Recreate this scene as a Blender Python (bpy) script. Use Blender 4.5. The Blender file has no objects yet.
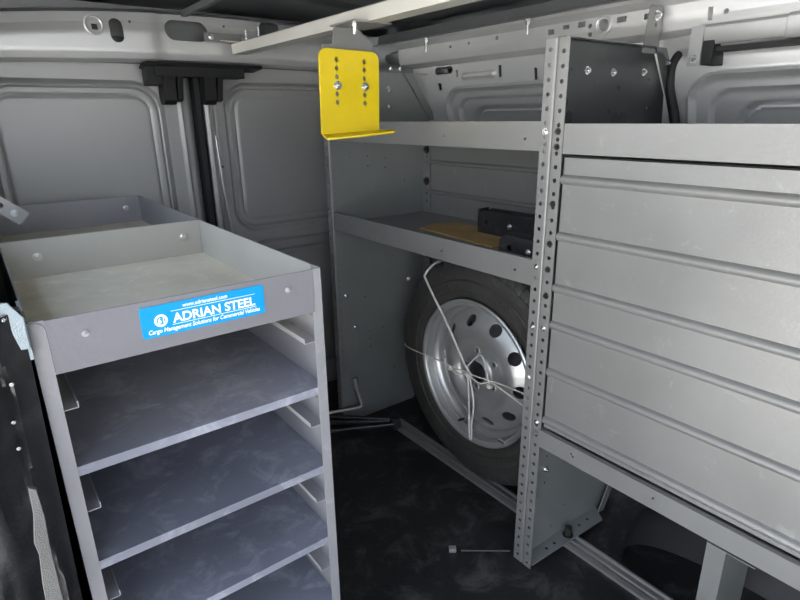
import bpy, bmesh, math, random
from mathutils import Vector, Matrix
PI = math.pi
S = bpy.context.scene
COL = S.collection
random.seed(4)

# ------------------------------------------------------------------ camera
F = Vector((0.57340, 0.75610, -0.31550)).normalized()
RT = Vector((0.7939, -0.6079, -0.0139)); RT = (RT - F * RT.dot(F)).normalized()
UP = RT.cross(F)
cam = bpy.data.cameras.new('camera'); camo = bpy.data.objects.new('camera', cam); COL.objects.link(camo)
cam.sensor_width = 36; cam.lens = 552.5 / 800 * 36; cam.clip_start = 0.02
camo.matrix_world = Matrix(((RT.x, UP.x, -F.x, 0), (RT.y, UP.y, -F.y, 0), (RT.z, UP.z, -F.z, 1.05), (0, 0, 0, 1)))
S.camera = camo
# ------------------------------------------------------------------ world, sun, exposure
w = bpy.data.worlds.new('sky'); S.world = w; w.use_nodes = True
nt = w.node_tree; nt.nodes.clear()
out = nt.nodes.new('ShaderNodeOutputWorld'); bg = nt.nodes.new('ShaderNodeBackground')
tc = nt.nodes.new('ShaderNodeTexCoord'); sep = nt.nodes.new('ShaderNodeSeparateXYZ'); rmp = nt.nodes.new('ShaderNodeValToRGB')
nt.links.new(tc.outputs['Generated'], sep.inputs[0]); nt.links.new(sep.outputs['Z'], rmp.inputs[0])
rmp.color_ramp.elements[0].color = (0.88, 0.93, 1.0, 1); rmp.color_ramp.elements[1].color = (0.52, 0.68, 1.0, 1)
nt.links.new(rmp.outputs[0], bg.inputs[0]); nt.links.new(bg.outputs[0], out.inputs[0])
bg.inputs[1].default_value = 3.3
sl = bpy.data.lights.new('sun', 'SUN'); so = bpy.data.objects.new('sun', sl); COL.objects.link(so)
sl.energy = 30; sl.angle = 0.01; sl.color = (1, 0.97, 0.91)
so.rotation_euler = Vector((0.12, 0.60, 0.78)).to_track_quat('Z', 'Y').to_euler()
S.view_settings.view_transform = 'Standard'; S.view_settings.look = 'None'; S.view_settings.gamma = 1
S.view_settings.exposure = 0.15
S.view_settings.use_curve_mapping = False

# ------------------------------------------------------------------ materials
def mat(name, col, metal=0.0, rough=0.5, scuff=None, amt=0.0, scale=6, bump=0.0, stretch=(1, 1, 1), vary=0.12, coat=0.0, thresh=(0.55, 0.75), rvar=0.1):
    m = bpy.data.materials.new(name); m.use_nodes = True
    n = m.node_tree; b = n.nodes['Principled BSDF']
    b.inputs['Metallic'].default_value = metal; b.inputs['Roughness'].default_value = rough
    b.inputs['Coat Weight'].default_value = coat
    t = n.nodes.new('ShaderNodeTexCoord'); mp = n.nodes.new('ShaderNodeMapping'); mp.inputs['Scale'].default_value = stretch
    n.links.new(t.outputs['Object'], mp.inputs[0])
    nz = n.nodes.new('ShaderNodeTexNoise'); nz.inputs['Scale'].default_value = scale; nz.inputs['Detail'].default_value = 6
    n.links.new(mp.outputs[0], nz.inputs['Vector'])
    cr = n.nodes.new('ShaderNodeValToRGB')
    cr.color_ramp.elements[0].position = 0.3; cr.color_ramp.elements[1].position = 0.7
    cr.color_ramp.elements[0].color = tuple(c * (1 - vary) for c in col) + (1,)
    cr.color_ramp.elements[1].color = tuple(min(1, c * (1 + vary)) for c in col) + (1,)
    n.links.new(nz.outputs[0], cr.inputs[0]); last = cr.outputs[0]
    if scuff:
        n2 = n.nodes.new('ShaderNodeTexNoise'); n2.inputs['Scale'].default_value = scale * 3.5; n2.inputs['Detail'].default_value = 9
        n2.inputs['Roughness'].default_value = 0.72; n2.inputs['Distortion'].default_value = 0.6
        n.links.new(mp.outputs[0], n2.inputs['Vector'])
        c2 = n.nodes.new('ShaderNodeValToRGB'); c2.color_ramp.elements[0].position = thresh[0]; c2.color_ramp.elements[1].position = thresh[1]
        c2.color_ramp.elements[1].color = (amt, amt, amt, 1)
        n.links.new(n2.outputs[0], c2.inputs[0])
        mx = n.nodes.new('ShaderNodeMix'); mx.data_type = 'RGBA'
        n.links.new(c2.outputs[0], mx.inputs[0]); n.links.new(last, mx.inputs[6]); mx.inputs[7].default_value = tuple(scuff) + (1,)
        last = mx.outputs[2]
    n.links.new(last, b.inputs['Base Color'])
    mr = n.nodes.new('ShaderNodeMapRange'); mr.inputs[3].default_value = max(0.02, rough - rvar); mr.inputs[4].default_value = min(1, rough + rvar)
    n.links.new(nz.outputs[0], mr.inputs[0]); n.links.new(mr.outputs[0], b.inputs['Roughness'])
    if bump:
        bn = n.nodes.new('ShaderNodeBump'); bn.inputs['Strength'].default_value = bump; bn.inputs['Distance'].default_value = 0.002
        n3 = n.nodes.new('ShaderNodeTexNoise'); n3.inputs['Scale'].default_value = scale * 30; n.links.new(mp.outputs[0], n3.inputs['Vector'])
        n.links.new(n3.outputs[0], bn.inputs['Height']); n.links.new(bn.outputs[0], b.inputs['Normal'])
    return m
M = {}
M['steel'] = mat('grey_powder_coat', (0.235, 0.234, 0.225), 0.25, 0.38, (0.62, 0.63, 0.6), 0.25, 7, 0.15, vary=0.05, thresh=(0.6, 0.78))
M['panelreflect'] = mat('panel_coat_dark_reflection', (0.065, 0.07, 0.073), 0.4, 0.3, (0.3, 0.3, 0.3), 0.3, 7, 0.1, vary=0.1, thresh=(0.6, 0.78))  # panel coat darkened to paint in the reflected dark roof
M['charcoal'] = mat('charcoal_flange', (0.10, 0.105, 0.11), 0.4, 0.35)
M['panel'] = mat('charcoal_panel_coat', (0.27, 0.285, 0.275), 0.3, 0.36, (0.45, 0.46, 0.45), 0.25, 7, 0.15, vary=0.06, thresh=(0.6, 0.78))
M['cab'] = mat('worn_grey_coat', (0.29, 0.29, 0.305), 0.15, 0.42, (0.6, 0.6, 0.62), 0.3, 6, 0.15, vary=0.06, thresh=(0.58, 0.8))
M['header'] = mat('cabinet_header_coat', (0.205, 0.203, 0.222), 0.15, 0.42, (0.5, 0.5, 0.52), 0.3, 6, 0.1, vary=0.04, thresh=(0.62, 0.8))
M['traywall'] = mat('cream_tray_wall_coat', (0.44, 0.43, 0.385), 0.05, 0.5, (0.6, 0.58, 0.5), 0.3, 6, 0.1, vary=0.06, thresh=(0.55, 0.8))
M['runner'] = mat('pale_runner_coat', (0.40, 0.40, 0.42), 0.2, 0.4)
M['cabshelf'] = mat('scuffed_skylit_shelf_steel', (0.27, 0.28, 0.34), 0.25, 0.36, (0.78, 0.80, 0.90), 0.42, 5, 0.2, vary=0.2, thresh=(0.5, 0.72))  # real scuffs, plus blue sky highlight painted into base and scuff colours
M['trayfloor'] = mat('cream_tray_steel', (0.66, 0.62, 0.50), 0.0, 0.5, (0.92, 0.90, 0.82), 0.6, 6, 0.2, vary=0.15, thresh=(0.5, 0.75))  # cream base with paler mottling
M['body'] = mat('silver_body_paint', (0.66, 0.66, 0.655), 0.5, 0.36, None, 0, 3, 0.1, vary=0.04)
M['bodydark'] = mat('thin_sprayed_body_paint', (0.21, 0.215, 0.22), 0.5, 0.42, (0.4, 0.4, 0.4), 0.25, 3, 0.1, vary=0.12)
M['roof'] = mat('shaded_roof_paint', (0.11, 0.115, 0.12), 0.4, 0.4, None, 0, 3, 0.1, vary=0.2)  # body paint with the shade under the roof put into its colour
M['barpaint'] = mat('pale_bar_paint', (0.42, 0.42, 0.41), 0.5, 0.4)
M['rail'] = mat('galvanised_rail', (0.68, 0.66, 0.60), 0.4, 0.4, None, 0, 8, vary=0.05)
M['black'] = mat('black_plastic', (0.010, 0.010, 0.011), 0, 0.6, None, 0, 8, 0.3, vary=0.2)
M['blacktrim'] = mat('black_glossy_trim', (0.016, 0.016, 0.018), 0, 0.3, (0.12, 0.11, 0.10), 0.4, 7, 0.3, vary=0.3, thresh=(0.5, 0.8))
M['arch'] = mat('matt_black_arch_liner', (0.007, 0.007, 0.008), 0, 0.6, None, 0, 8, 0.2)
M['rivet'] = mat('dull_rivet', (0.42, 0.42, 0.43), 0.3, 0.5)
M['door'] = mat('rear_door_paint', (0.43, 0.43, 0.42), 0.35, 0.42, None, 0, 3, 0.1, vary=0.05)
M['rubber'] = mat('tyre_rubber', (0.048, 0.046, 0.041), 0, 0.55, (0.16, 0.15, 0.13), 0.5, 10, 0.6, vary=0.2)
M['floor'] = mat('black_rubber_mat', (0.017, 0.0172, 0.018), 0, 0.45, (0.30, 0.29, 0.27), 0.5, 2.6, 0.5, vary=0.3, thresh=(0.5, 0.85))
M['rim'] = mat('silver_wheel_paint', (0.56, 0.56, 0.55), 0.65, 0.33, None, 0, 12, vary=0.05, rvar=0.04)
M['zinc'] = mat('zinc_plate', (0.72, 0.72, 0.71), 0.9, 0.25, None, 0, 20, vary=0.05)
M['zincblue'] = mat('bright_zinc_bracket', (0.34, 0.40, 0.43), 0.5, 0.4, (0.6, 0.66, 0.7), 0.6, 20, 0.4, vary=0.1)
M['darkbolt'] = mat('oxidised_bolt', (0.07, 0.065, 0.06), 0.7, 0.4, None, 0, 20)
M['yellow'] = mat('yellow_powder_coat', (0.80, 0.60, 0.01), 0, 0.36, (0.45, 0.30, 0.01), 0.35, 14, 0.2, vary=0.04, thresh=(0.62, 0.75), coat=0.15)
M['yedge'] = mat('worn_yellow_edge', (0.50, 0.42, 0.10), 0, 0.5, (0.15, 0.13, 0.08), 0.5, 30, 0.2)
M['cord'] = mat('white_nylon_cord', (0.78, 0.76, 0.70), 0, 0.7, None, 0, 60, 0.3, vary=0.1)
M['card'] = mat('brown_cardboard', (0.46, 0.30, 0.12), 0, 0.85, (0.55, 0.42, 0.24), 0.5, 12, 0.4, vary=0.2)
M['track'] = mat('aluminium_track', (0.50, 0.48, 0.46), 0.7, 0.38, (0.15, 0.13, 0.12), 0.5, 8, 0.2, vary=0.1, stretch=(6, 1, 6))
M['blue'] = mat('sky_blue_sticker', (0.004, 0.29, 0.64), 0, 0.35, None, 0, 5, vary=0.02)
M['white'] = mat('white_print', (0.88, 0.92, 0.95), 0, 0.4, None, 0, 5, vary=0.01)
M['torn'] = mat('grey_torn_foam', (0.12, 0.12, 0.115), 0, 0.8, None, 0, 30, 0.5)
M['ground'] = mat('pale_concrete', (0.60, 0.58, 0.54), 0, 0.9, None, 0, 1.5, vary=0.1)
M['blob'] = mat('dark_blade_steel', (0.034, 0.034, 0.036), 0.3, 0.38, (0.3, 0.3, 0.3), 0.3, 14, 0.2)

# ------------------------------------------------------------------ helpers
def B(): return bmesh.new()
def box(bm, x0, x1, y0, y1, z0, z1):
    v = [bm.verts.new((x, y, z)) for x in (x0, x1) for y in (y0, y1) for z in (z0, z1)]
    for f in ((0, 1, 3, 2), (4, 6, 7, 5), (0, 4, 5, 1), (2, 3, 7, 6), (0, 2, 6, 4), (1, 5, 7, 3)): bm.faces.new([v[i] for i in f])
    return bm
def prism(bm, pts, ax, a, b):
    """closed polygon pts (the two other coordinates in x,y,z order) extruded along axis ax from a to b"""
    def P(u, v, t):
        return ((t, u, v), (u, t, v), (u, v, t))[ax]
    lo = [bm.verts.new(P(u, v, a)) for u, v in pts]; hi = [bm.verts.new(P(u, v, b)) for u, v in pts]
    n = len(pts)
    bm.faces.new(lo[::-1]); bm.faces.new(hi)
    for i in range(n): bm.faces.new((lo[i], lo[(i + 1) % n], hi[(i + 1) % n], hi[i]))
    return bm
def ribbon(bm, pts, ax, a, b, t):
    """sheet metal of thickness t following an open outline"""
    P = [Vector(p) for p in pts]; L = []; R = []
    for i, p in enumerate(P):
        d1 = (P[i] - P[i - 1]).normalized() if i > 0 else None
        d2 = (P[i + 1] - P[i]).normalized() if i < len(P) - 1 else None
        d1 = d1 or d2; d2 = d2 or d1
        n1 = Vector((-d1.y, d1.x)); n2 = Vector((-d2.y, d2.x)); n = (n1 + n2)
        n = n / max(0.35, n.length) if n.length > 1e-6 else n1
        k = 1 / max(0.5, n.dot(n1)); n = n * k
        L.append(p); R.append(p + n * t)
    return prism(bm, [tuple(q) for q in L + R[::-1]], ax, a, b)
def tube(bm, pts, r, seg=10, closed=False, cap=True):
    P = [Vector(p) for p in pts]; n = len(P); rings = []
    up = Vector((0, 0, 1)); prev = None
    for i, p in enumerate(P):
        if closed: d = P[(i + 1) % n] - P[i - 1]
        else: d = P[min(i + 1, n - 1)] - P[max(i - 1, 0)]
        d.normalize()
        if prev is None:
            a = d.cross(up)
            if a.length < 0.1: a = d.cross(Vector((1, 0, 0)))
        else: a = prev - d * prev.dot(d)
        a.normalize(); prev = a; b = d.cross(a)
        rr = r[i] if isinstance(r, (list, tuple)) else r
        rings.append([bm.verts.new(p + (a * math.cos(2 * PI * k / seg) + b * math.sin(2 * PI * k / seg)) * rr) for k in range(seg)])
    m = n if closed else n - 1
    for i in range(m):
        A, C = rings[i], rings[(i + 1) % n]
        for k in range(seg): bm.faces.new((A[k], A[(k + 1) % seg], C[(k + 1) % seg], C[k]))
    if not closed and cap: bm.faces.new(rings[0][::-1]); bm.faces.new(rings[-1])
    return bm
def cyl(bm, p0, p1, r, seg=16): return tube(bm, [p0, p1], r, seg)
def smooth_path(pts, n=8):
    P = [Vector(p) for p in pts]; o = []
    for i in range(len(P) - 1):
        p0 = P[max(i - 1, 0)]; p1 = P[i]; p2 = P[i + 1]; p3 = P[min(i + 2, len(P) - 1)]
        for k in range(n):
            t = k / n
            o.append(0.5 * ((2 * p1) + (p2 - p0) * t + (2 * p0 - 5 * p1 + 4 * p2 - p3) * t * t + (3 * p1 - p0 - 3 * p2 + p3) * t ** 3))
    o.append(P[-1]); return o
def lathe_x(bm, prof, cx, cy, cz, seg=96, rf=None):
    """closed profile (dx, r) turned about the x direction"""
    rings = []
    for k in range(seg):
        a = 2 * PI * k / seg
        rings.append([bm.verts.new((cx + d, cy + (r if rf is None else rf(i, a, d, r)) * math.cos(a), cz + (r if rf is None else rf(i, a, d, r)) * math.sin(a))) for i, (d, r) in enumerate(prof)])
    n = len(prof)
    for k in range(seg):
        A, C = rings[k], rings[(k + 1) % seg]
        for i in range(n): bm.faces.new((A[i], A[(i + 1) % n], C[(i + 1) % n], C[i]))
    return bm
def roundrect(u0, u1, v0, v1, r, n=8):
    pts = []
    for cu, cv, a0 in ((u1 - r, v1 - r, 0), (u0 + r, v1 - r, PI / 2), (u0 + r, v0 + r, PI), (u1 - r, v0 + r, 3 * PI / 2)):
        for k in range(n + 1):
            a = a0 + PI / 2 * k / n; pts.append((cu + r * math.cos(a), cv + r * math.sin(a)))
    return pts
ORIG = {}
def thing(name, label, cat, loc, group=None):
    o = bpy.data.objects.new(name, None); COL.objects.link(o); o.location = loc; ORIG[o.name] = Vector(loc)
    o.empty_display_size = 0.05
    o['label'] = label; o['category'] = cat
    if group: o['group'] = group
    return o
def tag(o, label, cat, group=None):
    o['label'] = label; o['category'] = cat
    if group: o['group'] = group
    return o
def obj(name, bm, m, parent=None, bevel=0.0, smooth=35, base=False):
    bmesh.ops.recalc_face_normals(bm, faces=bm.faces[:])
    me = bpy.data.meshes.new(name); o = bpy.data.objects.new(name, me); COL.objects.link(o)
    if parent is not None:
        og = ORIG[parent.name]; o.parent = parent
    elif base:
        xs = [v.co for v in bm.verts]
        og = Vector(((min(c.x for c in xs) + max(c.x for c in xs)) / 2, (min(c.y for c in xs) + max(c.y for c in xs)) / 2, min(c.z for c in xs)))
        o.location = og
    else: og = Vector((0, 0, 0))
    ORIG[o.name] = og
    bmesh.ops.translate(bm, verts=bm.verts[:], vec=-og)
    bm.to_mesh(me); bm.free(); me.materials.append(m)
    if smooth:
        for p in me.polygons: p.use_smooth = True
        me.set_sharp_from_angle(angle=math.radians(smooth))
    if bevel:
        b = o.modifiers.new('bevel', 'BEVEL'); b.width = bevel; b.segments = 2; b.limit_method = 'ANGLE'; b.angle_limit = math.radians(40)
        b.harden_normals = True
    return o
def struct(name, bm, m, parent=None, **k):
    o = obj(name, bm, m, parent, **k)
    if parent is None: o['kind'] = 'structure'
    return o
def cut(o, cbm, smooth=35):
    """drill real holes; cutter shapes given in world coordinates"""
    og = ORIG[o.name]
    bmesh.ops.recalc_face_normals(cbm, faces=cbm.faces[:])
    bmesh.ops.translate(cbm, verts=cbm.verts[:], vec=-og)
    me = bpy.data.meshes.new('tmp'); cbm.to_mesh(me); cbm.free(); c = bpy.data.objects.new('tmp', me); COL.objects.link(c)
    c.location = og
    if o.parent is None: c.location = o.location
    saved = [(m.name, m.width) for m in o.modifiers if m.type == 'BEVEL']
    o.modifiers.clear()
    md = o.modifiers.new('b', 'BOOLEAN'); md.operation = 'DIFFERENCE'; md.solver = 'EXACT'; md.object = c; md.use_self = True
    bpy.context.view_layer.update()
    dg = bpy.context.evaluated_depsgraph_get(); nm = bpy.data.meshes.new_from_object(o.evaluated_get(dg))
    o.modifiers.clear(); old = o.data; o.data = nm; nm.name = o.name
    bpy.data.objects.remove(c); bpy.data.meshes.remove(me)
    for p in nm.polygons: p.use_smooth = True
    nm.set_sharp_from_angle(angle=math.radians(smooth))
    return o
def copy_tree(o, delta, parent=None, skip=()):
    c = o.copy(); COL.objects.link(c)
    if parent is not None: c.parent = parent
    else: c.location = Vector(o.location) + Vector(delta)
    for ch in [q for q in bpy.data.objects if q.parent == o]:
        if ch.name.split('.')[0] in skip: continue
        copy_tree(ch, delta, c, skip)
    return c
def bolt(parent, p, n, r=0.007, m='zinc', washer=True, name='bolt', h=None):
    """hexagon head bolt on a washer, pointing along n"""
    p = Vector(p); n = Vector(n).normalized(); bm = B()
    if washer: cyl(bm, p - n * 0.0005, p + n * 0.0015, r * 1.45, 20)
    cyl(bm, p + n * 0.0012, p + n * (0.0015 + (h or r * 0.8)), r, 6)
    cyl(bm, p + n * (0.0012 + (h or r * 0.8)), p + n * (0.0015 + (h or r * 0.8) + r * 0.5), r * 0.5, 12)
    return obj(name, bm, M[m], parent)
def sstep(a, b, x):
    t = max(0, min(1, (x - a) / (b - a))); return t * t * (3 - 2 * t)
def sd_rr(u, v, u0, u1, v0, v1, r):
    cu, cv = (u0 + u1) / 2, (v0 + v1) / 2; du = abs(u - cu) - (u1 - u0) / 2 + r; dv = abs(v - cv) - (v1 - v0) / 2 + r
    return math.hypot(max(du, 0), max(dv, 0)) + min(max(du, dv), 0) - r
def frange(a, b, s):
    n = max(1, round((b - a) / s)); return [a + (b - a) * i / n for i in range(n + 1)]
def pressed(bm, us, vs, fn, thick=0.004, tv=(1, 0, 0)):
    """pressed sheet: grid of points fn(u, v) given a thickness"""
    nu, nv = len(us), len(vs)
    A = [[bm.verts.new(fn(u, v)) for v in vs] for u in us]
    def off(i, j):
        if tv is not None: return Vector(tv) * thick
        du = A[min(i + 1, nu - 1)][j].co - A[max(i - 1, 0)][j].co; dv = A[i][min(j + 1, nv - 1)].co - A[i][max(j - 1, 0)].co
        return du.cross(dv).normalized() * thick
    C = [[bm.verts.new(Vector(A[i][j].co) + off(i, j)) for j in range(nv)] for i in range(nu)]
    for i in range(nu - 1):
        for j in range(nv - 1):
            bm.faces.new((A[i][j], A[i + 1][j], A[i + 1][j + 1], A[i][j + 1])); bm.faces.new((C[i][j], C[i][j + 1], C[i + 1][j + 1], C[i + 1][j]))
    for i in range(nu - 1):
        for j in (0, nv - 1): bm.faces.new((A[i][j], A[i + 1][j], C[i + 1][j], C[i][j]))
    for j in range(nv - 1):
        for i in (0, nu - 1): bm.faces.new((A[i][j], A[i][j + 1], C[i][j + 1], C[i][j]))
    return bm

# ================================================================== SETTING
bm = B(); box(bm, -40, 40, -40, 40, -0.62, -0.60); o = struct('ground', bm, M['ground'])
bm = B(); box(bm, -0.16, 1.42, -1.2, 1.95, -0.05, 0.0); struct('floor', bm, M['floor'])
# roof skin, gently arched across the van, with pressed ribs
def roof_pt(x, y):
    z = 1.375 - 0.05 * ((x - 0.62) / 0.75) ** 2
    for yy in (1.55, 1.0, 0.45, -0.1, -0.65): z -= 0.012 * (sstep(0.03, 0.015, abs(y - yy)))
    return (x, y, z)
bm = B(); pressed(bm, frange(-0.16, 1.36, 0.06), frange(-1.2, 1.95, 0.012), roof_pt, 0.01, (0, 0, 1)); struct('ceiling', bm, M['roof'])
# right side wall of the van: pressed body side
def wall_pt(y, z):
    x = 1.345 - 0.05 * sstep(0.92, 1.20, z) - 0.02 * sstep(0.6, 0.9, z)
    for (y0, y1, zt) in ((0.80, 1.43, 1.128), (-0.30, 0.640, 1.122), (-1.1, -0.4, 1.122)):
        d = sd_rr(y, z, y0, y1, 0.30, zt, 0.06)
        x += 0.010 * sstep(0.000, -0.010, d); x -= 0.008 * sstep(0.007, 0.001, abs(d - 0.002))
        d = sd_rr(y, z, y0 + 0.035, y1 - 0.035, 0.33, zt - 0.024, 0.05); x += 0.012 * sstep(0.0, -0.008, d)
        d = sd_rr(y, z, y0 + 0.09, y1 - 0.09, 0.36, zt - 0.050, 0.05); x += 0.016 * sstep(0.0, -0.010, d)
        x -= 0.004 * sstep(0.004, 0.0, abs(d + 0.016))
    d = sd_rr(y, z, 1.21, 1.345, 1.158, 1.172, 0.007); x -= 0.008 * sstep(0.004, -0.004, d)     # small embossed pill
    x -= 0.018 * sstep(1.16, 1.18, z) * sstep(0.70, 0.62, y)      # thicker rail behind the near bay
    return (x, y, z)
bm = B(); pressed(bm, frange(-1.2, 0.15, 0.02)[:-1] + frange(0.15, 0.72, 0.005)[:-1] + frange(0.72, 1.0, 0.02)[:-1] + frange(1.0, 1.6, 0.006)[:-1] + frange(1.6, 1.95, 0.03), frange(0, 0.98, 0.1)[:-1] + frange(0.98, 1.26, 0.0045), wall_pt, 0.004, (1, 0, 0))
wr = struct('wall_right', bm, M['body'])
cb = B()
for (y, z, a, b_) in ((1.19, 1.17, 0.006, 0.016), (1.455, 1.14, 0.008, 0.010), (1.37, 1.175, 0.004, 0.010), (1.06, 1.155, 0.005, 0.015), (0.05, 1.16, 0.01, 0.008)):
    prism(cb, [(y - a, z - b_), (y + a, z - b_), (y + a, z + b_), (y - a, z + b_)], 0, 1.2, 1.34)
prism(cb, roundrect(1.39, 1.475, 1.176, 1.198, 0.010), 0, 1.2, 1.34)
cut(wr, cb)
bm = B(); box(bm, 1.415, 1.43, -1.2, 1.95, 0, 1.36); struct('wall_outer', bm, M['bodydark'])
# cant rail above the right wall
bm = B()
prism(bm, [(1.305, 1.198), (1.262, 1.203), (1.245, 1.214), (1.238, 1.235), (1.236, 1.262), (1.222, 1.276), (1.222, 1.284), (1.36, 1.30), (1.36, 1.198)], 1, -1.2, 1.62)
tr = struct('trim_1', bm, M['body'], bevel=0.003)
cb = B()
for (y, z, r) in ((0.835, 1.244, 0.013), (1.17, 1.252, 0.005), (1.28, 1.25, 0.004), (1.36, 1.248, 0.004), (0.565, 1.236, 0.005)): cyl(cb, (1.2, y, z), (1.30, y, z), r, 20)
for (y, z, a, b_) in ((0.985, 1.246, 0.009, 0.006), (0.94, 1.252, 0.009, 0.005), (0.895, 1.252, 0.010, 0.006), (0.79, 1.25, 0.012, 0.006), (0.725, 1.248, 0.011, 0.006), (0.595, 1.236, 0.005, 0.012)):
    box(cb, 1.2, 1.30, y - a, y + a, z - b_, z + b_)
cyl(cb, (1.2, 0.872, 1.246), (1.3, 0.872, 1.246), 0.0055, 12); cyl(cb, (1.2, 0.872, 1.228), (1.3, 0.872, 1.228), 0.0055, 12)
cut(tr, cb)
bm = B(); ring = [(1.237, 0.835 + 0.019 * math.cos(a * PI / 12), 1.244 + 0.019 * math.sin(a * PI / 12)) for a in range(24)]
tube(bm, ring, 0.0035, 8, closed=True); obj('embossed_ring', bm, M['body'], tr)
# dark flange between cant rail and roof
bm = B()
ribbon(bm, [(1.30, 1.325), (1.215, 1.312), (1.208, 1.285), (1.19, 1.280)], 1, -1.2, 1.70, 0.003)
fl = struct('trim_2', bm, M['bodydark'])
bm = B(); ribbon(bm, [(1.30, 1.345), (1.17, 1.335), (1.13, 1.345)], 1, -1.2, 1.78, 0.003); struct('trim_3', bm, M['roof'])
for (y, z0, z1) in ((1.03, 1.243, 1.278), (1.43, 1.238, 1.276)):
    bm = B(); cyl(bm, (1.20, y, z0), (1.20, y, z1 + .004), 0.003, 10); cyl(bm, (1.20, y, z1 - 0.012), (1.20, y, z1 - 0.004), 0.007, 6); cyl(bm, (1.20, y, z1 - 0.003), (1.20, y, z1), 0.010, 16); obj('stud', bm, M['zinc'], fl)
# rear header beam above the doors
def header_pt(x, t):
    # t 0..1 runs from under the beam, over the face to its top flange
    prof = [(1.84, 1.198), (1.80, 1.196), (1.782, 1.204), (1.777, 1.222), (1.777, 1.262), (1.784, 1.284), (1.776, 1.297), (1.770, 1.306), (1.80, 1.318), (1.86, 1.322)]
    k = t * (len(prof) - 1); i = min(int(k), len(prof) - 2); f = k - i
    y = prof[i][0] * (1 - f) + prof[i + 1][0] * f; z = prof[i][1] * (1 - f) + prof[i + 1][1] * f
    arch = 0.030 - 0.050 * ((x - 0.70) / 0.70) ** 2
    st = sstep(0.485, 0.505, x) - 0.0
    y += 0.012 * st - 0.006 * sstep(0.018, 0.0, abs(x - 0.500))
    return (x, y, z + arch * (0.4 if z < 1.25 else 1.0) * 1.0 - 0.0)
bm = B(); pressed(bm, frange(-0.12, 1.36, 0.0125), [i / 36 for i in range(37)], header_pt, -0.003, None)
hd = struct('trim_4', bm, M['body'])
cb = B()
prism(cb, roundrect(0.380, 0.414, 1.252, 1.312, 0.016), 1, 1.70, 1.86)
prism(cb, roundrect(0.528, 0.652, 1.268, 1.322, 0.026), 1, 1.70, 1.86)
prism(cb, roundrect(0.812, 0.885, 1.288, 1.338, 0.024), 1, 1.70, 1.86)
box(cb, 0.337, 0.352, 1.70, 1.86, 1.280, 1.295)
for (x, z, r) in ((0.115, 1.277, 0.005), (0.435, 1.307, 0.004), (0.705, 1.316, 0.004)): cyl(cb, (x, 1.7, z), (x, 1.86, z), r, 12)
cut(hd, cb)
bm = B(); tube(bm, [(0.342 + 0.021 * math.cos(a * PI / 12), 1.777, 1.291 + 0.021 * math.sin(a * PI / 12)) for a in range(24)], 0.004, 8, closed=True); obj('embossed_ring', bm, M['body'], hd)
bm = B(); box(bm, -0.14, 1.36, 1.862, 1.875, 1.19, 1.36); box(bm, -0.12, 1.36, 1.835, 1.842, 1.275, 1.285); struct('trim_5', bm, M['bodydark'])
# corner gusset between header and right wall
def gus(u, z):
    x = 1.10 + 0.235 * u; y = 1.80 - 0.30 * u ** 1.5
    return (x, y - 0.02 * sstep(1.235, 1.20, z) , z)
bm = B(); pressed(bm, [i / 20 for i in range(21)], frange(1.185, 1.31, 0.01), gus, 0.004, (0.5, 0.8, 0))
g = struct('trim_6', bm, M['bodydark'])
cb = B()
p = roundrect(1.226, 1.284, 1.222, 1.260, 0.018); prism(cb, p, 1, 1.45, 1.9); cut(g, cb)
bm = B(); tube(bm, [(1.05, 1.775, 1.205), (1.18, 1.74, 1.202), (1.27, 1.66, 1.20), (1.30, 1.56, 1.197)], 0.005, 8); obj('seam_bead', bm, M['bodydark'], g)
# rear corner pillar on the right
bm = B(); prism(bm, [(1.19, 1.86), (1.20, 1.82), (1.285, 1.70), (1.295, 1.58), (1.37, 1.58), (1.37, 1.86)], 2, 0.0, 1.20); struct('trim_7', bm, M['bodydark'], bevel=0.006)

# rear doors
def door_fn(x0, x1, recs, beads):
    def fn(x, z):
        y = 1.845
        y += 0.02 * sstep(0.03, 0.0, min(x - x0, x1 - x))
        for (a, b, c, d, r, dep) in recs:
            s = sd_rr(x, z, a, b, c, d, r)
            y += dep * 0.4 * sstep(0.0, -0.012, s)
            y += 0.011 * sstep(0.011, 0.004, abs(s + 0.010))
            y += 0.003 * sstep(0.007, 0.0, abs(s + 0.040))
        for (xa, za, xb, zb, hgt, wd) in beads:
            t = max(0, min(1, ((x - xa) * (xb - xa) + (z - za) * (zb - za)) / ((xb - xa) ** 2 + (zb - za) ** 2)))
            d = math.hypot(x - xa - t * (xb - xa), z - za - t * (zb - za)); y -= hgt * sstep(wd, 0, d)
        return (x, y, z)
    return fn
d1 = B(); pressed(d1, frange(-0.06, 0.598, 0.0045), frange(0.0, 0.5, 0.03)[:-1] + frange(0.5, 1.205, 0.0045), door_fn(-0.06, 0.61, [(0.045, 0.512, 0.40, 1.158, 0.085, 0.020)], [(0.560, 1.10, 0.560, 0.30, 0.005, 0.009)]), 0.006, (0, 1, 0))
D1 = struct('door_1', d1, M['door'])
d2 = B(); pressed(d2, frange(0.655, 1.34, 0.0045), frange(0.0, 0.3, 0.03)[:-1] + frange(0.3, 1.205, 0.0055), door_fn(0.64, 1.40, [(0.697, 1.215, 0.672, 1.160, 0.085, 0.020), (0.71, 1.20, 0.08, 0.595, 0.06, 0.024)], [(0.72, 0.640, 1.19, 0.632, 0.008, 0.012)]), 0.006, (0, 1, 0))
D2 = struct('door_2', d2, M['door'])
bm = B(); prism(bm, [(0.598, 1.852), (0.598, 1.842), (0.604, 1.832), (0.618, 1.830), (0.627, 1.838), (0.627, 1.852)], 2, 0.0, 1.20); obj('rubber_seal', bm, M['black'], D1)
bm = B(); prism(bm, [(0.628, 1.855), (0.628, 1.828), (0.638, 1.824), (0.641, 1.832), (0.645, 1.832), (0.648, 1.822), (0.656, 1.825), (0.658, 1.855)], 2, 0.0, 1.185); obj('edge_flange', bm, M['door'], D2)
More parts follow.
